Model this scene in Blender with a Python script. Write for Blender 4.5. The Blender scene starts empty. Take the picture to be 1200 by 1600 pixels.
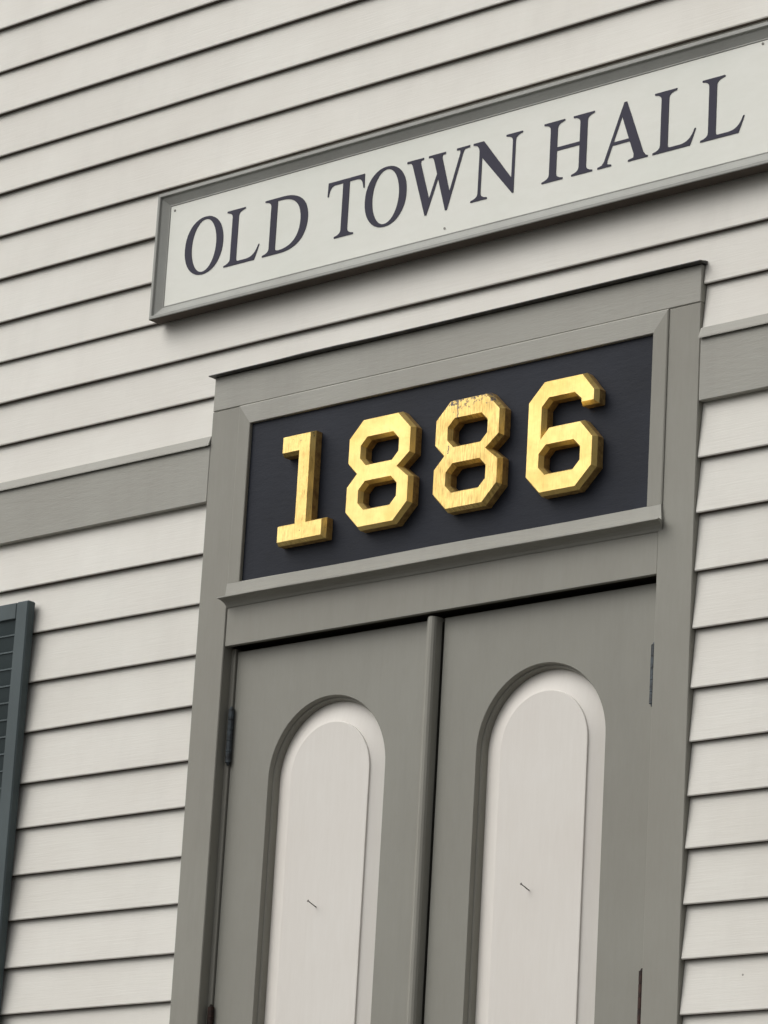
import bpy, bmesh, math, random
from mathutils import Matrix, Vector
from mathutils.geometry import tessellate_polygon
random.seed(7)
scene = bpy.context.scene
COL = scene.collection

# ------------------------------------------------------------------ camera
cam_data = bpy.data.cameras.new('camera')
cam = bpy.data.objects.new('camera', cam_data)
COL.objects.link(cam)
cam.matrix_world = Matrix(((0.74767925, 0.14496101, 0.64804479, 5.50163565),
                           (0.66173546, -0.24422669, -0.70884378, -6.24),
                           (0.05551512, 0.958822, -0.27852906, -2.16159271),
                           (0, 0, 0, 1)))
cam_data.sensor_fit = 'VERTICAL'
cam_data.sensor_height = 36.0
cam_data.lens = 5694.49 / 1600 * 36
cam_data.clip_start = 0.1
cam_data.clip_end = 3000
scene.camera = cam

# ------------------------------------------------------------------ overcast daylight
SUN_EL, SUN_AZ = math.radians(46), math.radians(-38)     # azimuth measured from straight out of the facade (-y), negative = left
world = bpy.data.worlds.new('World')
scene.world = world
world.use_nodes = True
wn = world.node_tree
wn.nodes.clear()
sky = wn.nodes.new('ShaderNodeTexSky')
sky.sky_type = 'NISHITA'
sky.sun_disc = False
sky.sun_elevation = SUN_EL
sky.sun_rotation = math.pi - SUN_AZ
sky.air_density = 1.0
sky.dust_density = 5.0
sky.ozone_density = 1.0
hsv = wn.nodes.new('ShaderNodeHueSaturation')
hsv.inputs['Saturation'].default_value = 0.16            # cloud cover: the sky is grey, not blue
bg = wn.nodes.new('ShaderNodeBackground')
bg.inputs['Strength'].default_value = 0.085
wo = wn.nodes.new('ShaderNodeOutputWorld')
wn.links.new(sky.outputs[0], hsv.inputs['Color'])
wn.links.new(hsv.outputs[0], bg.inputs['Color'])
wn.links.new(bg.outputs[0], wo.inputs['Surface'])

sun_data = bpy.data.lights.new('sun', 'SUN')
sun_data.energy = 1.0
sun_data.angle = math.radians(60)
sun_data.color = (1.0, 0.98, 0.955)
sun = bpy.data.objects.new('sun', sun_data)
COL.objects.link(sun)
d = Vector((math.sin(SUN_AZ) * math.cos(SUN_EL), -math.cos(SUN_AZ) * math.cos(SUN_EL), math.sin(SUN_EL)))
sun.rotation_euler = (-d).to_track_quat('-Z', 'Y').to_euler()
sun.location = d * 30

scene.view_settings.view_transform = 'Standard'
scene.view_settings.look = 'None'
scene.view_settings.gamma = 1.0
scene.view_settings.use_curve_mapping = False
scene.view_settings.exposure = 0.41

# ------------------------------------------------------------------ materials
def nt_new(name):
    m = bpy.data.materials.new(name)
    m.use_nodes = True
    n = m.node_tree
    n.nodes.clear()
    out = n.nodes.new('ShaderNodeOutputMaterial')
    p = n.nodes.new('ShaderNodeBsdfPrincipled')
    n.links.new(p.outputs[0], out.inputs[0])
    tc = n.nodes.new('ShaderNodeTexCoord')
    return m, n, p, tc

def mapping(n, tc, scale):
    mp = n.nodes.new('ShaderNodeMapping')
    mp.inputs['Scale'].default_value = scale
    n.links.new(tc.outputs['Object'], mp.inputs[0])
    return mp

def noise(n, mp, scale, detail=4, rough=0.55):
    t = n.nodes.new('ShaderNodeTexNoise')
    t.inputs['Scale'].default_value = scale
    t.inputs['Detail'].default_value = detail
    t.inputs['Roughness'].default_value = rough
    n.links.new(mp.outputs[0], t.inputs['Vector'])
    return t

def ramp(n, src, a, b, ca, cb):
    r = n.nodes.new('ShaderNodeValToRGB')
    r.color_ramp.elements[0].position = a
    r.color_ramp.elements[1].position = b
    r.color_ramp.elements[0].color = (*ca, 1)
    r.color_ramp.elements[1].color = (*cb, 1)
    n.links.new(src, r.inputs[0])
    return r

def mixc(n, fac, a, b, mode='MIX'):
    x = n.nodes.new('ShaderNodeMix')
    x.data_type = 'RGBA'
    x.blend_type = mode
    for sock, v in ((x.inputs[0], fac), (x.inputs[6], a), (x.inputs[7], b)):
        if hasattr(v, 'links'):
            n.links.new(v, sock)
        else:
            sock.default_value = v if not isinstance(v, tuple) else (*v, 1)
    return x.outputs[2]

def mul(n, op, a, b):
    x = n.nodes.new('ShaderNodeMath')
    x.operation = op
    for i, v in enumerate((a, b)):
        if hasattr(v, 'links'):
            n.links.new(v, x.inputs[i])
        else:
            x.inputs[i].default_value = v
    return x.outputs[0]

def paint(name, c, rough=0.5, tone=0.06, grain=(1.2, 6, 22), bump=0.12, speck=0.0, tint=(1.0, 0.985, 0.975), dirt=0.0):
    """brushed house paint on wood: soft tone drift, faint grain relief, a few specks"""
    m, n, p, tc = nt_new(name)
    mp = mapping(n, tc, (1, 1, 1))
    big = noise(n, mp, 2.3, 5, 0.6)
    c1 = tuple(v * (1 - tone) * t for v, t in zip(c, tint))
    c2 = tuple(min(1, v * (1 + tone)) for v in c)
    col = ramp(n, big.outputs[0], 0.3, 0.7, c1, c2).outputs[0]
    mg = mapping(n, tc, grain)
    gr = noise(n, mg, 9, 6, 0.65)
    f = ramp(n, gr.outputs[0], 0.25, 0.75, (0.955, 0.95, 0.94), (1, 1, 1)).outputs[0]
    col = mixc(n, 1.0, col, f, 'MULTIPLY')
    oi = n.nodes.new('ShaderNodeObjectInfo')      # each board took the paint a little differently
    pr = ramp(n, oi.outputs['Random'], 0.0, 1.0, (0.965, 0.965, 0.96), (1, 1, 1)).outputs[0]
    col = mixc(n, 1.0, col, pr, 'MULTIPLY')
    if dirt:
        dn = noise(n, mapping(n, tc, (3.0, 3.0, 0.5)), 3.5, 8, 0.7)
        df = ramp(n, dn.outputs[0], 0.5, 0.78, (0, 0, 0), (dirt, dirt, dirt)).outputs[0]
        col = mixc(n, df, col, tuple(v * 0.62 for v in c))
    if speck:
        v = n.nodes.new('ShaderNodeTexVoronoi')
        v.inputs['Scale'].default_value = 9
        n.links.new(mp.outputs[0], v.inputs['Vector'])
        wn_ = n.nodes.new('ShaderNodeTexWhiteNoise')
        n.links.new(v.outputs['Color'], wn_.inputs['Vector'])
        rare = mul(n, 'GREATER_THAN', wn_.outputs[0], 0.86)
        near = mul(n, 'LESS_THAN', v.outputs['Distance'], 0.022)
        fac = mul(n, 'MULTIPLY', mul(n, 'MULTIPLY', rare, near), speck)
        col = mixc(n, fac, col, (0.12, 0.1, 0.08))
    n.links.new(col, p.inputs['Base Color'])
    p.inputs['Roughness'].default_value = rough
    p.inputs['Specular IOR Level'].default_value = 0.18
    fine = noise(n, mg, 34, 4, 0.6)
    h = mul(n, 'ADD', mul(n, 'MULTIPLY', gr.outputs[0], 1.0), mul(n, 'MULTIPLY', fine.outputs[0], 0.5))
    b = n.nodes.new('ShaderNodeBump')
    b.inputs['Strength'].default_value = bump
    b.inputs['Distance'].default_value = 0.003
    n.links.new(h, b.inputs['Height'])
    n.links.new(b.outputs[0], p.inputs['Normal'])
    return m

M = {}
M['clap'] = paint('off_white_clapboard_paint', (0.745, 0.730, 0.675), 0.55, 0.045, (1.0, 5, 26), 0.2, 0.7, dirt=0.13)
M['trim'] = paint('taupe_grey_trim_paint', (0.375, 0.370, 0.332), 0.5, 0.05, (2, 5, 14), 0.22, dirt=0.24)  # lighter copy of the trim paint: stronger light higher up put into the colour
M['trim_shaded'] = paint('taupe_grey_trim_paint_shaded', (0.294, 0.288, 0.252), 0.5, 0.05, (14, 5, 1.5), 0.22, dirt=0.24)  # same trim paint darkened: weaker light lower down put into the colour
M['door'] = paint('taupe_grey_door_paint', (0.285, 0.281, 0.247), 0.48, 0.05, (12, 5, 1.5), 0.2, dirt=0.2)
M['white'] = paint('white_panel_paint', (0.755, 0.728, 0.678), 0.5, 0.025, (12, 5, 1.2), 0.08)
M['navy'] = paint('blue_black_panel_paint', (0.015, 0.018, 0.027), 0.6, 0.3, (3, 5, 9), 0.2, dirt=0.3, tint=(1, 1, 1))
M['signface'] = paint('pale_cream_sign_paint', (0.785, 0.782, 0.722), 0.42, 0.03, (2, 5, 5), 0.03, tint=(0.97, 1.0, 0.98))
M['signframe'] = paint('weathered_grey_frame_paint', (0.36, 0.365, 0.34), 0.5, 0.10, (5, 5, 18), 0.2, dirt=0.35)
M['letter'] = paint('dark_violet_letter_paint', (0.028, 0.026, 0.048), 0.55, 0.15, (3, 3, 3), 0.02, tint=(1, 1, 1))
M['shutter'] = paint('faded_green_grey_shutter_paint', (0.086, 0.110, 0.115), 0.5, 0.16, (14, 5, 2), 0.15, dirt=0.3)
M['butt'] = paint('shade_brown_underside', (0.105, 0.088, 0.074), 0.85, 0.2, (1.0, 5, 26), 0.2)  # dark brown standing in for the shade under clapboards and sign
M['sheath'] = paint('old_sheathing', (0.2, 0.17, 0.13), 0.8)
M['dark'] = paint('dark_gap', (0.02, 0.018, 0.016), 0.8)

def metal(name, c, rough, mt, spots):
    m, n, p, tc = nt_new(name)
    ns = noise(n, mapping(n, tc, (1, 1, 1)), 60, 6, 0.7)
    col = ramp(n, ns.outputs[0], 0.42, 0.62, c, spots).outputs[0]
    n.links.new(col, p.inputs['Base Color'])
    p.inputs['Metallic'].default_value = mt
    p.inputs['Roughness'].default_value = rough
    b = n.nodes.new('ShaderNodeBump')
    b.inputs['Strength'].default_value = 0.4
    b.inputs['Distance'].default_value = 0.001
    n.links.new(ns.outputs[0], b.inputs['Height'])
    n.links.new(b.outputs[0], p.inputs['Normal'])
    return m
M['hinge'] = metal('tarnished_hinge_metal', (0.07, 0.085, 0.095), 0.6, 0.4, (0.03, 0.03, 0.03))
M['rust'] = metal('rusty_hinge_metal', (0.05, 0.022, 0.015), 0.7, 0.3, (0.012, 0.007, 0.006))
M['nail'] = metal('old_nail_metal', (0.16, 0.15, 0.14), 0.5, 0.6, (0.07, 0.06, 0.05))
M['lead'] = metal('dull_dark_flashing', (0.10, 0.097, 0.09), 0.65, 0.2, (0.06, 0.058, 0.055))
M['screw'] = metal('screw_metal', (0.22, 0.22, 0.20), 0.5, 0.5, (0.08, 0.07, 0.06))

def gold(name, wear, top, crack=None, tarnish=0.5):
    """gold leaf over a dark ground; wear lets the ground show near the upper edge, crack = (x, z0, z1)"""
    m, n, p, tc = nt_new(name)
    mp = mapping(n, tc, (1, 1, 1))
    a = noise(n, mp, 9, 5, 0.6)
    col = ramp(n, a.outputs[0], 0.3, 0.7, (0.70, 0.485, 0.145), (0.88, 0.665, 0.25)).outputs[0]
    st = noise(n, mapping(n, tc, (40, 10, 5)), 6, 6, 0.65)
    sf = ramp(n, st.outputs[0], tarnish, 0.72, (0, 0, 0), (wear, wear, wear)).outputs[0]
    col = mixc(n, sf, col, (0.34, 0.205, 0.06))
    sep = n.nodes.new('ShaderNodeSeparateXYZ')
    n.links.new(tc.outputs['Object'], sep.inputs[0])
    X, Z = sep.outputs[0], sep.outputs[2]
    ch = noise(n, mapping(n, tc, (1.0, 1, 1)), 75, 5, 0.7)
    up = n.nodes.new('ShaderNodeMapRange')
    up.inputs[1].default_value = 0.465
    up.inputs[2].default_value = 0.515
    up.inputs[3].default_value = 0.0
    up.inputs[4].default_value = 0.17 * top
    n.links.new(Z, up.inputs[0])
    bare = mul(n, 'GREATER_THAN', mul(n, 'ADD', ch.outputs[0], up.outputs[0]), 0.685)
    if crack:
        wig = mul(n, 'MULTIPLY', mul(n, 'SUBTRACT', ch.outputs[0], 0.5), 0.012)
        for cx, z0, z1, w in crack:
            dx = mul(n, 'ABSOLUTE', mul(n, 'SUBTRACT', mul(n, 'ADD', X, wig), cx), 0)
            c = mul(n, 'MULTIPLY', mul(n, 'LESS_THAN', dx, w), mul(n, 'MULTIPLY', mul(n, 'GREATER_THAN', Z, z0), mul(n, 'LESS_THAN', Z, z1)))
            bare = mul(n, 'MAXIMUM', bare, c)
    col = mixc(n, bare, col, (0.13, 0.10, 0.08))
    n.links.new(col, p.inputs['Base Color'])
    n.links.new(mul(n, 'MULTIPLY', mul(n, 'SUBTRACT', 1.0, bare), 0.66), p.inputs['Metallic'])
    rr = noise(n, mp, 22, 4, 0.6)
    n.links.new(mul(n, 'ADD', mul(n, 'MULTIPLY', rr.outputs[0], 0.45), 0.20), p.inputs['Roughness'])
    b = n.nodes.new('ShaderNodeBump')
    b.inputs['Strength'].default_value = 0.35
    b.inputs['Distance'].default_value = 0.002
    n.links.new(mul(n, 'SUBTRACT', mul(n, 'ADD', mul(n, 'MULTIPLY', a.outputs[0], 2.2), mul(n, 'MULTIPLY', rr.outputs[0], 0.8)), bare), b.inputs['Height'])
    n.links.new(b.outputs[0], p.inputs['Normal'])
    return m
M['umber'] = metal('brown_numeral_side', (0.50, 0.325, 0.115), 0.5, 0.3, (0.30, 0.18, 0.065))
M['gold1'] = gold('worn_gold_leaf', 0.75, 0.35)
M['gold2'] = gold('clean_gold_leaf', 0.25, 0.1)
M['gold3'] = gold('chipped_gold_leaf', 0.9, 1.25, [(0.075, 0.462, 0.52, 0.0016), (0.052, 0.378, 0.398, 0.0014)], 0.45)
M['gold4'] = gold('bright_gold_leaf', 0.3, 0.1)

m, n, p, tc = nt_new('asphalt')
g1 = noise(n, mapping(n, tc, (1, 1, 1)), 0.6, 8, 0.6)
n.links.new(ramp(n, g1.outputs[0], 0.3, 0.7, (0.042, 0.041, 0.039), (0.068, 0.065, 0.06)).outputs[0], p.inputs['Base Color'])
p.inputs['Roughness'].default_value = 0.9
M['asphalt'] = m

# ------------------------------------------------------------------ helpers
def link(name, bm, mat, parent=None, smooth=False, recalc=True):
    if recalc:
        bmesh.ops.recalc_face_normals(bm, faces=bm.faces[:])
    me = bpy.data.meshes.new(name)
    bm.to_mesh(me)
    bm.free()
    if mat:
        me.materials.append(M[mat])
    if smooth:
        for f in me.polygons:
            f.use_smooth = True
    o = bpy.data.objects.new(name, me)
    COL.objects.link(o)
    if parent:
        o.parent = parent
        # meshes are written in building coordinates; undo the offset of the things they belong to
        off = Vector((0, 0, 0))
        q = parent
        while q:
            off += q.location
            q = q.parent
        o.location = -off
    return o

def thing(name, loc, label, cat, group=None):
    o = bpy.data.objects.new(name, None)
    o.empty_display_size = 0.1
    COL.objects.link(o)
    o.location = loc
    o['label'] = label
    o['category'] = cat
    if group:
        o['group'] = group
    return o

def box(x0, x1, y0, y1, z0, z1, bev=0.0015):
    bm = bmesh.new()
    bmesh.ops.create_cube(bm, size=1)
    for v in bm.verts:
        v.co = Vector(((x0 + x1) / 2 + v.co.x * (x1 - x0), (y0 + y1) / 2 + v.co.y * (y1 - y0), (z0 + z1) / 2 + v.co.z * (z1 - z0)))
    if bev:
        bmesh.ops.bevel(bm, geom=bm.edges[:], offset=bev, segments=1, profile=0.5, affect='EDGES')
    return bm

def extrude_x(prof, x0, x1, segs=1, wob=None, miter0=None, miter1=None):
    """closed (y, z) profile swept along x; miterN(y, z) gives the x of that end"""
    bm = bmesh.new()
    rings = []
    for i in range(segs + 1):
        t = i / segs
        r = []
        for k, (y, z) in enumerate(prof):
            a = miter0(y, z) if miter0 else x0
            b = miter1(y, z) if miter1 else x1
            dy, dz = wob(t, k) if wob else (0, 0)
            r.append(bm.verts.new((a + (b - a) * t, y + dy, z + dz)))
        rings.append(r)
    N = len(prof)
    for a, b in zip(rings, rings[1:]):
        for k in range(N):
            bm.faces.new((a[k], a[(k + 1) % N], b[(k + 1) % N], b[k]))
    bm.faces.new(rings[0])
    bm.faces.new(rings[-1][::-1])
    return bm

def area2(l):
    return sum(a[0] * b[1] - b[0] * a[1] for a, b in zip(l, l[1:] + l[:1])) / 2

def inset(l, dist):
    """mitred offset of a closed loop towards its left-hand side (material side)"""
    if dist == 0:
        return list(l)
    out = []
    N = len(l)
    for i in range(N):
        p0, p1, p2 = Vector(l[i - 1]), Vector(l[i]), Vector(l[(i + 1) % N])
        e1 = (p1 - p0).normalized()
        e2 = (p2 - p1).normalized()
        n1 = Vector((-e1.y, e1.x))
        n2 = Vector((-e2.y, e2.x))
        k = 1 + n1.dot(n2)
        q = p1 + (n1 + n2) * (dist / max(k, 0.25))
        out.append((q.x, q.y))
    return out

def solid(loops, layers):
    """plate in the facade plane; loops[0] outer, others holes; layers = [(inset, y), ...] from back to front"""
    loops = [l if (area2(l) > 0) == (i == 0) else l[::-1] for i, l in enumerate(loops)]
    bm = bmesh.new()
    rings = []
    for ins, y in layers:
        rings.append([[bm.verts.new((x, y, z)) for x, z in inset(l, ins)] for l in loops])
    for A, B in zip(rings, rings[1:]):
        for a, b in zip(A, B):
            for k in range(len(a)):
                j = (k + 1) % len(a)
                bm.faces.new((a[k], a[j], b[j], b[k]))
    for R in (rings[0], rings[-1]):
        flat = [v for l in R for v in l]
        for t in tessellate_polygon([[Vector((v.co.x, v.co.z, 0)) for v in l] for l in R]):
            try:
                bm.faces.new([flat[i] for i in t])
            except ValueError:
                pass
    return bm

def cyl(p, q, r, segs=10, taper=1.0):
    bm = bmesh.new()
    p, q = Vector(p), Vector(q)
    ax = (q - p).normalized()
    u = ax.orthogonal().normalized()
    w = ax.cross(u)
    A, B = [], []
    for i in range(segs):
        a = 2 * math.pi * i / segs
        dvec = u * math.cos(a) + w * math.sin(a)
        A.append(bm.verts.new(p + dvec * r))
        B.append(bm.verts.new(q + dvec * r * taper))
    for i in range(segs):
        j = (i + 1) % segs
        bm.faces.new((A[i], A[j], B[j], B[i]))
    bm.faces.new(A)
    bm.faces.new(B[::-1])
    return bm

def join(bms):
    out = bmesh.new()
    for b in bms:
        me = bpy.data.meshes.new('tmp')
        b.to_mesh(me)
        b.free()
        out.from_mesh(me)
        bpy.data.meshes.remove(me)
    return out

# ------------------------------------------------------------------ ground
GZ = -3.76
bm = bmesh.new()
vs = [bm.verts.new(c) for c in ((-900, -900, GZ), (900, -900, GZ), (900, 900, GZ), (-900, 900, GZ))]
bm.faces.new(vs)
g = link('ground', bm, 'asphalt')
g['kind'] = 'structure'

# ------------------------------------------------------------------ building
hall = thing('town_hall', (0, 0, GZ), 'old town hall front of off-white clapboards with taupe grey trim and double doors', 'building')
CL, CR = -0.777, 0.764            # outer edges of the door casing
DL, DR = -0.680, 0.663            # inner edges of the casing
BOT = -2.15
X0, X1 = -4.2, 3.6
TOPZ = 2.9

# wall behind the boards, with the doorway left open
link('sheathing', join([box(X0, DL - .03, .002, .12, GZ, TOPZ, 0), box(DR + .03, X1, .002, .12, GZ, TOPZ, 0),
                        box(DL - .03, DR + .03, .002, .12, .03, TOPZ, 0), box(DL - .03, DR + .03, .002, .12, GZ, BOT, 0)]), 'sheath', hall)
link('interior_backing', box(DL - .2, DR + .2, .125, .16, BOT - .1, .2, 0), 'dark', hall)

# clapboards: bottom edges of the courses as they sit on the wall
LEV = [1.928, 1.794, 1.665, 1.535, 1.42, 1.292, 1.163, 1.035, 0.918, 0.798, 0.676]
LEV_LOW = [0.262, 0.132, -0.001, -0.133, -0.269, -0.388, -0.510, -0.626, -0.749, -0.867, -0.988, -1.11, -1.23, -1.35, -1.47, -1.59]
TOPL = [2.06, 2.19, 2.32, 2.45, 2.58, 2.71]
levels = sorted(TOPL + LEV, reverse=True)
def clapboard(x0, x1, zb, zt, skew=0.0, t=0.0195, cut=None):
    yb, yt = -0.0105, -0.0180
    prof = [(yb, zb), (yb - t + .0018, zb), (yb - t, zb + .0026), (yt, zt), (-.0125, zt + .02), (-.002, zt + .02)]
    if cut:                                       # sawn off along the door cap: same plane, higher lower edge
        yc = (yb - t) + (yt - yb + t) * (cut - zb) / (zt - zb)
        prof = [(yb, cut), (yc + .001, cut), (yc, cut + .0015), (yt, zt), (-.0125, zt + .02), (-.002, zt + .02)]
    rng = random.Random(int(zb * 400) + 5)        # boards of one course share their bow, so butt joints stay flush
    ph, ph2 = rng.uniform(0, 6), rng.uniform(0, 6)
    amp = rng.uniform(.0005, .0012)
    L = x1 - x0
    def wob(s, k):
        w = amp * (math.sin(ph + (x0 + s * L) * 2.7) + .6 * math.sin(ph2 + (x0 + s * L) * 6.1)) + skew * (s - .5)
        if k < 3:
            return (0.0011 * math.sin(ph2 + (x0 + s * L) * 3.3), w)
        return (0, 0)
    segs = max(2, min(9, int(L / .3)))
    o = link('clapboard', extrude_x(prof, x0, x1, segs, wob), 'clap', hall)
    o.data.materials.append(M['butt'])          # shade below the lower edge, put into its colour
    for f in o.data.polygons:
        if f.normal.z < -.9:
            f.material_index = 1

def course(x0, x1, zb, zt, joints, cut=None):
    t = 0.0208 + random.uniform(-.0008, .0008)
    xs = [x0] + sorted(j for j in joints if x0 + .2 < j < x1 - .2) + [x1]
    for a, b in zip(xs, xs[1:]):
        clapboard(a, b, zb + random.uniform(-.0006, .0006), zt, random.uniform(-.0012, .0012), t, cut)

JOINTS = {1.535: [-0.367], 0.798: [-0.637], 1.794: [-2.2, 1.9], 1.42: [1.6, -2.6], 1.665: [2.3], 0.918: [2.0, -2.3], 1.035: [-1.9], 1.163: [1.75], 0.676: [-2.6]}
for i, z in enumerate(levels):
    zt = levels[i - 1] if i else z + .13
    if z == 0.676:
        course(X0, CL - .001, z, zt, JOINTS.get(z, []))
        course(CR + .001, X1, z, zt, [])
    else:
        course(X0, X1, z, zt, JOINTS.get(z, [random.choice((-3.0, -2.2, 1.8, 2.5))]))
# the cut pieces over the door cap and on the belt flashing
course(CL - .0009, CR + .0009, 0.676, 0.798, [], 0.7335)
course(X0, CL - .001, 0.560, 0.676, [])
course(CR + .001, X1, 0.560, 0.676, [])
for i, z in enumerate(LEV_LOW):
    zt = LEV_LOW[i - 1] if i else 0.392
    course(X0, CL - .001, z, zt, [-2.4 + (i % 3) * .3])
    course(CR + .001, X1, z, zt, [2.1 + (i % 4) * .3])

# belt course on both sides of the doorway, with its sloping flashing
for a, b in ((X0, CL - .0005), (CR + .0005, X1)):
    link('belt_board', box(a, b, -.036, -.001, .395, .545, .0015), 'trim', hall)
    prof = [(-.032, .566), (-.035, .568), (-.0435, .5450), (-.0435, .5415), (-.0365, .5462)]
    link('belt_flashing', extrude_x(prof, a, b, 6, lambda t, k: (0, random.uniform(-.0006, .0006))), 'trim', hall)

# ------------------------------------------------------------------ door surround
YC = -.0365
link('casing_board', box(CL, DL, YC, .002, BOT, .6310, .002), 'trim_shaded', hall)
link('casing_board', box(DR, CR, YC, .002, BOT, .6310, .002), 'trim_shaded', hall)
link('head_board', box(CL + .001, CR - .0005, YC - .0008, .002, .6316, .722, .002), 'trim', hall)
cap = [(-.002, .7225), (-.053, .7225), (-.0545, .7230), (-.0545, .7250), (-.036, .7290), (-.002, .7345)]
link('drip_cap', extrude_x(cap, CL - .006, CR + .006, 14, lambda t, k: (0, .0007 * math.sin(t * 9) + (.0014 if .17 < t < .3 and k in (2, 3) else 0))), 'lead', hall)
link('fascia_board', box(DL + .0008, DR - .0008, -.0335, -.0205, .0068, .1312, .0012), 'trim_shaded', hall)
link('back_board', box(DL + .0008, DR - .0008, -.018, .002, .1205, .636, 0), 'trim', hall)
# jambs and head stop set a little inside the casing
link('jamb', box(DL - .02, -.6665, -.006, .06, BOT, .006, .0012), 'trim_shaded', hall)
link('jamb', box(.6425, DR + .02, -.006, .06, BOT, .006, .0012), 'trim_shaded', hall)
link('head_jamb', box(-.6664, .6424, .028, .06, -.008, .0062, .0012), 'trim', hall)

# ------------------------------------------------------------------ double doors
def arch_loop(cx, r, spring, bottom, seg=36):
    pts = [(cx - r, bottom), (cx + r, bottom)]
    for i in range(seg + 1):
        a = math.pi * i / seg
        pts.append((cx + r * math.cos(a), spring + r * math.sin(a)))
    return pts

def door_leaf(x0, x1, cx, label):
    R, SP, PB = .190, -.338, -1.55
    cut = arch_loop(cx, R, SP, PB)
    outer = [(x0, BOT + .01), (x1, BOT + .01), (x1, -.0028), (x0, -.0028)]
    # stepped and coved edge round the cut-out: the hole narrows towards the back
    bm = bmesh.new()
    o_ccw = outer
    steps = [(0.000, .000), (-.0012, .0018), (-.0030, .013), (-.0062, .0135), (-.0085, .019), (-.0100, .030), (-.0105, .040)]
    hole = cut[::-1]
    rings = [[bm.verts.new((x, y, z)) for x, z in inset(hole, ins)] for ins, y in steps]
    for A, B in zip(rings, rings[1:]):
        for k in range(len(A)):
            j = (k + 1) % len(A)
            f = bm.faces.new((A[k], A[j], B[j], B[k]))
    fo = [bm.verts.new((x, 0, z)) for x, z in o_ccw]
    bo = [bm.verts.new((x, .04, z)) for x, z in o_ccw]
    for k in range(4):
        j = (k + 1) % 4
        bm.faces.new((fo[k], fo[j], bo[j], bo[k]))
    for O, H in ((fo, rings[0]), (bo, rings[-1])):
        flat = O + H
        for t in tessellate_polygon([[Vector((v.co.x, v.co.z, 0)) for v in O], [Vector((v.co.x, v.co.z, 0)) for v in H]]):
            bm.faces.new([flat[i] for i in t])
    leaf = link('door_leaf', bm, 'door', hall)
    leaf['label'] = label
    # raised and fielded white panel
    base = arch_loop(cx, R - .0107 + .012, SP, PB - .01)
    pan = solid([base], [(0, .0402), (0, .0415), (0, .0412)]) if False else solid([base], [(0, .038), (0, .0325), (.010, .0318), (.0625, .0168), (.0632, .0130), (.0650, .0124)])
    link('raised_panel', pan, 'white', leaf)
    return leaf

MID = -.0125
left_leaf = door_leaf(-.6635, MID - .0012, -.343, 'left door leaf with tall white arched panel')
right_leaf = door_leaf(.0115, .6395, .3175, 'right door leaf with tall white arched panel')
# astragal: beaded strip fixed to the left leaf's closing edge
AX = -.0125
ap = [(-.0225, -.0002), (-.0220, -.0110), (-.0200, -.0135), (-.0155, -.0135), (-.0137, -.0115), (-.0110, -.0195), (-.0066, -.0255), (.0000, -.0280), (.0066, -.0268), (.0115, -.0235), (.0145, -.0180), (.0165, -.0002)]
bm = bmesh.new()
zs = [BOT + .02, -1.2, -.7, -.35, -.0015]
rings = [[bm.verts.new((AX + x, y, z)) for x, y in ap] for z in zs]
for A, B in zip(rings, rings[1:]):
    for k in range(len(A)):
        j = (k + 1) % len(A)
        bm.faces.new((A[k], A[j], B[j], B[k]))
bm.faces.new(rings[0])
bm.faces.new(rings[-1])
link('astragal', bm, 'trim_shaded', left_leaf)

def hinge(x, y, z0, z1, mat, parent):
    parts = []
    n_k = 5
    hgt = (z1 - z0) / n_k
    for i in range(n_k):
        parts.append(cyl((x, y, z0 + i * hgt + .0006), (x, y, z0 + (i + 1) * hgt - .0006), .0078, 12))
    parts.append(cyl((x, y, z1), (x, y, z1 + .006), .0055, 10, .5))
    parts.append(cyl((x, y, z0 - .006), (x, y, z0), .003, 10, 1.6))
    link('hinge', join(parts), mat, parent)
hinge(-.6655, -.0075, -.284, -.148, 'hinge', left_leaf)
hinge(-.6655, -.0075, -1.02, -.884, 'rust', left_leaf)
hinge(-.6655, -.0075, -1.90, -1.764, 'rust', left_leaf)
hinge(.6425, -.0065, -.284, -.148, 'hinge', right_leaf)
hinge(.6415, -.0070, -1.02, -.880, 'rust', right_leaf)
hinge(.6400, -.0075, -1.90, -1.764, 'rust', right_leaf)
for x, z, leaf in ((-.359, -.661, left_leaf), (.2955, -.6725, right_leaf)):
    link('nail', join([cyl((x, .0125, z), (x - .004, -.0120, z + .011), .0013, 8), cyl((x - .004, -.0120, z + .011), (x - .0042, -.0134, z + .0116), .0030, 8)]), 'nail', leaf)

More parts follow.
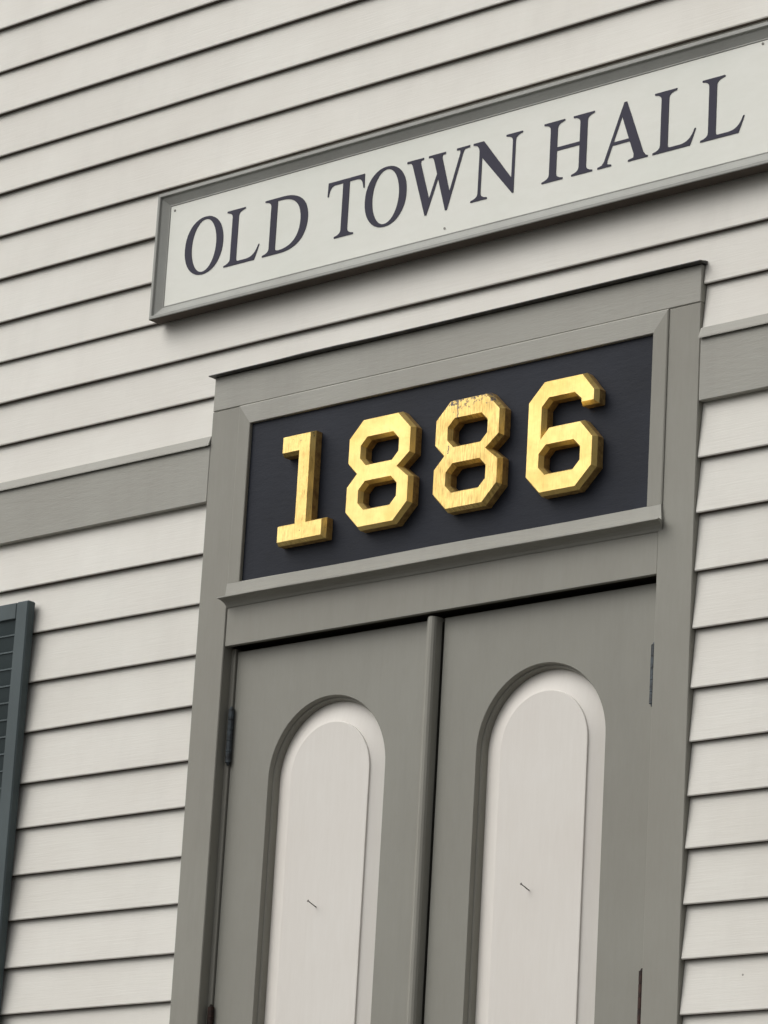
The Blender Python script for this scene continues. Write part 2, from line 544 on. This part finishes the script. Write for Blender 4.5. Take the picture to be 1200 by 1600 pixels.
# ------------------------------------------------------------------ date panel over the doors
PY = -.032
date = thing('date_sign', (0, PY, .12), 'blue-black panel with raised gold numerals 1886 in grey moulding above doors', 'sign')
PX0, PX1, PZ0, PZ1 = -.637, .632, .166, .5785
link('board', box(PX0 + .0003, PX1 - .0003, PY, -.0185, PZ0 + .0003, PZ1 - .0003, 0), 'navy', date)
MW = .0425
MT = .0520
def rail_h(zi, zo, name='moulding'):
    s = 1 if zo > zi else -1
    prof = [(-.0180, zi), (-.0395, zi), (-.0412, zi + s * .0016), (-.0406, zo - s * .003), (-.0390, zo), (-.0180, zo)]
    w = abs(zo - zi)
    m0 = lambda y, z: PX0 - abs(z - zi) * MW / MT
    m1 = lambda y, z: PX1 + abs(z - zi) * MW / MT
    return extrude_x(prof, 0, 0, 4, None, m0, m1)
def rail_v(xi, xo):
    s = 1 if xo > xi else -1
    prof = [(-.0180, xi), (-.0395, xi), (-.0412, xi + s * .0016), (-.0406, xo - s * .003), (-.0390, xo), (-.0180, xo)]
    bm = bmesh.new()
    rings = []
    for end in (0, 1):
        rings.append([bm.verts.new((x, y, PZ1 + abs(x - xi) * MT / MW if end else PZ0)) for y, x in prof])
    N = len(prof)
    for k in range(N):
        bm.faces.new((rings[0][k], rings[0][(k + 1) % N], rings[1][(k + 1) % N], rings[1][k]))
    bm.faces.new(rings[0])
    bm.faces.new(rings[1])
    return bm
link('moulding', rail_h(PZ1, PZ1 + MT), 'trim', date)
link('moulding', rail_v(PX0, PX0 - MW), 'trim_shaded', date)
link('moulding', rail_v(PX1, PX1 + MW), 'trim_shaded', date)
# bottom rail runs out into a small coved sill with returned ends
sp = [(-.0180, .1658), (-.0395, .1658), (-.0415, .1645), (-.0440, .1292), (-.0670, .1268), (-.0685, .1264), (-.0685, .1228), (-.0672, .1220), (-.0570, .1200), (-.0470, .1160), (-.0400, .1110), (-.0362, .1060), (-.0338, .1052)]
m0 = lambda y, z: PX0 - MW + .001 - (max(0, -y - .0335) * .16 if z < .145 else 0)
m1 = lambda y, z: PX1 + MW - .001 + (max(0, -y - .0335) * .42 if z < .145 else 0)
link('sill', extrude_x(sp, 0, 0, 10, lambda t, k: (0, .0008 * math.sin(t * 13 + k)), m0, m1), 'trim', date)

# numerals: flat face, wide bevel, upright sides
NB = .0065
def numeral(loops, mat, label):
    lay = [(0, PY - .0002), (0, PY - .0210), (NB, PY - .0345)]
    o = link('numeral', solid(loops, lay), mat, date)
    o.data.materials.append(M['umber'])           # upright sides are a darker brown than the face
    for f in o.data.polygons:
        if f.center.y > PY - .0205:
            f.material_index = 1
    o['label'] = label
def octo(x0, x1, z0, z1, c):
    return [(x0 + c, z0), (x1 - c, z0), (x1, z0 + c), (x1, z1 - c), (x1 - c, z1), (x0 + c, z1), (x0, z1 - c), (x0, z0 + c)]
def eight(x0, x1, z0=.233, z1=.515):
    c, nd, zm = .046, .028, .3745
    out = [(x0 + c, z0), (x1 - c, z0), (x1, z0 + c), (x1, zm - nd), (x1 - nd * 1.25, zm), (x1, zm + nd), (x1, z1 - c), (x1 - c, z1),
           (x0 + c, z1), (x0, z1 - c), (x0, zm + nd), (x0 + nd, zm), (x0, zm - nd), (x0, z0 + c)]
    xm = (x0 + x1) / 2
    h1 = octo(xm - .0545, xm + .0565, .3985, .4585, .0165)
    h2 = octo(xm - .0545, xm + .0565, .2860, .3465, .0165)
    return [out, h1, h2]
one = [(-.4985, .232), (-.340, .232), (-.340, .2845), (-.3935, .2845), (-.3945, .5145), (-.4985, .5145), (-.4985, .461), (-.442, .461), (-.442, .2845), (-.4985, .2845)]
numeral([one], 'gold1', 'worn gold numeral 1')
numeral(eight(-.2746, -.0655), 'gold2', 'clean gold numeral 8 next to the 1')
numeral(eight(.0034, .2115, .236, .5145), 'gold3', 'gold numeral 8 with chipped, cracked upper edge')
six = [(.334, .232), (.444, .232), (.4935, .280), (.4935, .353), (.453, .398), (.356, .398), (.340, .382), (.340, .443), (.3565, .460), (.428, .460), (.445, .445), (.445, .4325),
       (.4935, .4325), (.4935, .466), (.4545, .512), (.337, .512), (.2884, .464), (.2884, .279)]
numeral([six, octo(.3365, .4465, .2855, .346, .0165)], 'gold4', 'bright gold numeral 6')

# ------------------------------------------------------------------ name board
FY, SY = -.072, -.0545
sign = thing('name_board', (0, FY, .912), 'long cream sign board reading OLD TOWN HALL in grey moulded frame', 'sign')
SX0, SX1, SZ0, SZ1 = -1.002, 0.988, .9115, 1.2585
FW = .0365
link('face', box(SX0 + .02, SX1 - .02, SY, -.034, SZ0 + .02, SZ1 - .02, 0), 'signface', sign)
fp = [(0, -.033), (0, FY + .0015), (.0015, FY), (.0085, FY), (.0100, FY + .0015), (.0112, FY + .0060), (.0170, FY + .0085), (.0260, FY + .0135), (.0315, SY - .0012), (.0342, SY - .0020), (FW, SY + .0004), (FW, -.033)]
def frame_piece(side):
    bm = bmesh.new()
    A, B = [], []
    for u, y in fp:
        x0, x1, z0, z1 = SX0 + u, SX1 - u, SZ0 + u, SZ1 - u
        a, b = {'t': ((x0, z1), (x1, z1)), 'b': ((x0, z0), (x1, z0)), 'l': ((x0, z0), (x0, z1)), 'r': ((x1, z0), (x1, z1))}[side]
        A.append(bm.verts.new((a[0], y, a[1])))
        B.append(bm.verts.new((b[0], y, b[1])))
    N = len(fp)
    for k in range(N):
        bm.faces.new((A[k], A[(k + 1) % N], B[(k + 1) % N], B[k]))
    bm.faces.new(A)
    bm.faces.new(B)
    return bm
for s in 'tblr':
    o = link('frame_rail', frame_piece(s), 'signframe', sign)
    if s == 'b':                                  # underside of the bottom rail, its shade painted in dark brown
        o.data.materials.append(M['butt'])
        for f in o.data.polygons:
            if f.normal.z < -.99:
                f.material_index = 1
for x, z in ((-.952, 1.2095), (.929, 1.216), (-.009, .9635)):
    link('screw', cyl((x, SY + .001, z), (x, SY - .0016, z), .0036, 10, .8), 'screw', sign)

# painted serif capitals, cut as thin raised plates
H0, CH = 1.0135, .1525
T = .0062
def bez(p0, p1, p2, p3, n_=10):
    return [tuple((1 - t) ** 3 * a + 3 * (1 - t) ** 2 * t * b + 3 * (1 - t) * t * t * c + t ** 3 * d_ for a, b, c, d_ in zip(p0, p1, p2, p3)) for t in [i / n_ for i in range(n_ + 1)]]
def brk(p, c, q, n_=4):
    return bez(p, tuple((a + 2 * b) / 3 for a, b in zip(p, c)), tuple((a + 2 * b) / 3 for a, b in zip(q, c)), q, n_)
BH = .013
def foot(xl, xr, sl, sr):
    return brk((sl, T + BH), (sl, T + .001), (xl, T - .002)) + [(xl, 0), (xr, 0)] + brk((xr, T - .002), (sr, T + .001), (sr, T + BH))
def head(xl, xr, sl, sr):
    return brk((sr, CH - T - BH), (sr, CH - T - .001), (xr, CH - T + .002)) + [(xr, CH), (xl, CH)] + brk((xl, CH - T + .002), (sl, CH - T - .001), (sl, CH - T - BH))
def ell(cx, cz, rx, rz, p=2.12, n_=40):
    o = []
    for i in range(n_):
        a = 2 * math.pi * i / n_
        ca, sa = math.cos(a), math.sin(a)
        o.append((cx + rx * math.copysign(abs(ca) ** (2 / p), ca), cz + rz * math.copysign(abs(sa) ** (2 / p), sa)))
    return o
def gO():
    w = .1375
    return [ell(w / 2, CH / 2 + .0005, w / 2, CH / 2 + .0032), ell(w / 2, CH / 2 + .0005, w / 2 - .0245, CH / 2 - .0040, 2.0)]
def gL():
    return [brk((.0215, T + BH), (.0215, T + .001), (0, T - .002)) + [(0, 0), (.108, 0)] + bez((.108, 0), (.113, .012), (.119, .025), (.124, .040), 5)[1:] +
            bez((.1205, .0405), (.111, .018), (.100, .0095), (.078, .0088), 8) + [(.0500, .0088)] + brk((.050, .0088), (.0435, .0088), (.0435, .018), 3)[1:] + head(.0015, .066, .0215, .0435)]
def gD():
    o = brk((.0220, T + BH), (.0220, T + .001), (0, T - .002)) + [(0, 0), (.060, 0)]
    o += bez((.060, 0), (.122, 0), (.1525, .032), (.1525, .079), 12)[1:] + bez((.1525, .079), (.1525, .126), (.120, CH), (.062, CH), 12)[1:]
    o += [(0, CH)] + brk((0, CH - T + .002), (.0220, CH - T - .001), (.0220, CH - T - BH))
    i = [(.0440, .016)] + brk((.0440, .016), (.0440, .0088), (.056, .0085), 3)[1:] + bez((.056, .0085), (.103, .0085), (.1275, .035), (.1275, .079), 10)[1:] + bez((.1275, .079), (.1275, .120), (.103, CH - .0085), (.058, CH - .0085), 10)[1:] + [(.0440, CH - .0085)]
    return [o, i]
def gT():
    c = .0615
    a, b = c - .0110, c + .0110
    o = foot(c - .0322, c + .0322, a, b) + [(b, CH - .0085)]
    o += [(.100, CH - .0085)] + bez((.100, CH - .0085), (.112, CH - .010), (.117, CH - .018), (.1195, CH - .036), 6)[1:] + [(.1235, CH - .036), (.1225, CH + .001), (.0005, CH + .001), (-.0008, CH - .036), (.0032, CH - .036)]
    o += bez((.0032, CH - .036), (.0055, CH - .018), (.010, CH - .010), (.022, CH - .0085), 6)[1:] + [(a, CH - .0085)]
    return [o]
def isect(p, q, r, s):
    d1 = (q[0] - p[0], q[1] - p[1])
    d2 = (s[0] - r[0], s[1] - r[1])
    k = d1[0] * d2[1] - d1[1] * d2[0]
    t = ((r[0] - p[0]) * d2[1] - (r[1] - p[1]) * d2[0]) / k
    return (p[0] + d1[0] * t, p[1] + d1[1] * t)
def gW():
    b1, b2 = .0687, .1347
    L1 = ((.0135, CH), (b1 - .0028, -.002))
    R1 = ((.0405, CH), (b1 + .0225, -.002))
    tl = ((b1 - .0068, -.002), (.1035, .1105))
    tr = ((b1 + .0028, -.002), (.1125, .1105))
    L2 = ((.0832, CH), (b2 - .0030, -.002))
    R2 = ((.1102, CH), (b2 + .0225, -.002))
    ul = ((b2 - .0068, -.002), (.1765, CH))
    ur = ((b2 + .0028, -.002), (.1858, CH))
    at = lambda l, z: (l[0][0] + (l[1][0] - l[0][0]) * (z - l[0][1]) / (l[1][1] - l[0][1]), z)
    zt = CH - T
    o = [L1[1], tr[0], isect(*tr, *L2), L2[1], ur[0], at(ur, zt - .006), (at(ur, zt)[0] + .003, zt), (.2020, zt + .001), (.2020, CH), (.1604, CH), (.1604, zt + .001), (at(ul, zt)[0] - .003, zt), at(ul, zt - .008)]
    o += [isect(*R2, *ul), at(R2, zt - .007), (at(R2, zt)[0] + .003, zt), (.1244, zt + .001), (.1244, CH), (.0699, CH), (.0699, zt + .001), (at(L2, zt)[0] - .003, zt), at(L2, zt - .007)]
    o += [isect(*tl, *L2), isect(*R1, *tl), at(R1, zt - .007), (at(R1, zt)[0] + .003, zt), (.0539, zt + .001), (.0539, CH), (0, CH), (0, zt + .001), (at(L1, zt)[0] - .003, zt), at(L1, zt - .007)]
    return [o]
def gN():
    sl, sr = .0218, .0308
    rl, rr = .1262, .1352
    lo = ((sr, CH - .0420), (.1292, -.002))
    up = ((.0322, CH), (.1640, -.002))
    at = lambda l, z: (l[0][0] + (l[1][0] - l[0][0]) * (z - l[0][1]) / (l[1][1] - l[0][1]), z)
    up = ((.0345, CH), (rl, .0385))
    zt = CH - T
    o = foot(0, .0520, sl, sr) + [lo[0], (rr - .0045, -.002), (rr, -.002)] + head(.1050, .1562, rl, rr)[:-1] + [(rl, CH - T - BH), up[1], up[0], (.0015, CH), (.0015, zt + .001)] + brk((.004, zt + .001), (sl - .002, zt - .001), (sl, zt - .018))
    return [o]
def gH():
    a, b, c, e = .0215, .0430, .1115, .1335
    o = foot(0, .0637, a, b) + [(b, .0755), (c, .0755)] + foot(.0900, .1530, c, e) + head(.0905, .1540, c, e) + [(c, .0845), (b, .0845)] + head(.0010, .0640, a, b)
    return [o]
def gA():
    l = ((.0158, T), (.0735, CH + .001))
    lin = ((.0255, T), (.0790, CH - .008))
    r = ((.1385, T), (.0815, CH + .001))
    rin = ((.1105, T), (.0655, CH - .026))
    at = lambda q, z: (q[0][0] + (q[1][0] - q[0][0]) * (z - q[0][1]) / (q[1][1] - q[0][1]), z)
    z0, z1 = .0505, .0585
    o = [(0, T - .002), (0, 0), (.0410, 0), (.0410, T - .002), (.0285, T + .001), at(lin, T + .009), at(lin, z0), at(rin, z0), at(rin, T + .010), (.1065, T + .001), (.0906, T - .002), (.0906, 0), (.1483, 0), (.1483, T - .002), (.1415, T + .001), at(r, T + .010), r[1], l[1], at(l, T + .009), (.0125, T + .001)]
    apex = isect(*lin, *rin)
    return [o, [at(lin, z1), apex, at(rin, z1)]]
text = [('O', gO, -.9072), ('L', gL, -.7620), ('D', gD, -.6262), ('T', gT, -.4088), ('O', gO, -.2812), ('W', gW, -.1459), ('N', gN, .0660), ('H', gH, .2876), ('A', gA, .4561), ('L', gL, .6182), ('L', gL, .7556)]
DXL, DZL = .004, .0015      # the face sits 6 mm proud of the plane the letters were measured on
for ch, fn, x in text:
    loops = [[(x + DXL + px, H0 - DZL + pz) for px, pz in l] for l in fn()]
    lt = link('letter', solid(loops, [(0, SY - .0001), (0, SY - .0012)]), 'letter', sign)
    lt['label'] = 'dark violet serif capital ' + ch

# ------------------------------------------------------------------ louvred shutter
SHX1, SHX0, SHT, SHB = -1.3845, -1.845, .2150, -1.55
shut = thing('shutter', ((SHX0 + SHX1) / 2, -.03, SHB), 'faded green-grey louvred shutter on the clapboards left of the doors', 'shutter')
YF, YB = -.060, -.0325
ST = .046
link('stile', box(SHX1 - ST, SHX1, YF, YB, SHB, SHT, .0035), 'shutter', shut)
link('stile', box(SHX0, SHX0 + ST, YF, YB, SHB, SHT, .0035), 'shutter', shut)
link('rail', box(SHX0 + ST, SHX1 - ST, YF + .001, YB + .001, .170, SHT - .001, .002), 'shutter', shut)
link('rail', box(SHX0 + ST, SHX1 - ST, YF + .001, YB + .001, -.72, -.64, .002), 'shutter', shut)
link('rail', box(SHX0 + ST, SHX1 - ST, YF + .001, YB + .001, SHB + .001, SHB + .09, .002), 'shutter', shut)
z = .1275 + .0455
pitch = .0455
while z > SHB + .11:
    if not (-.735 < z < -.625):
        prof = [(YF + .0045, z - .0016), (YF + .0045, z + .0016), (YF + .0065, z + .0030), (YB - .002, z - .0335), (YB - .003, z - .0375), (YF + .0070, z - .0024)]
        link('slat', extrude_x(prof, SHX0 + ST - .004, SHX1 - ST + .004, 1), 'shutter', shut)
    z -= pitch
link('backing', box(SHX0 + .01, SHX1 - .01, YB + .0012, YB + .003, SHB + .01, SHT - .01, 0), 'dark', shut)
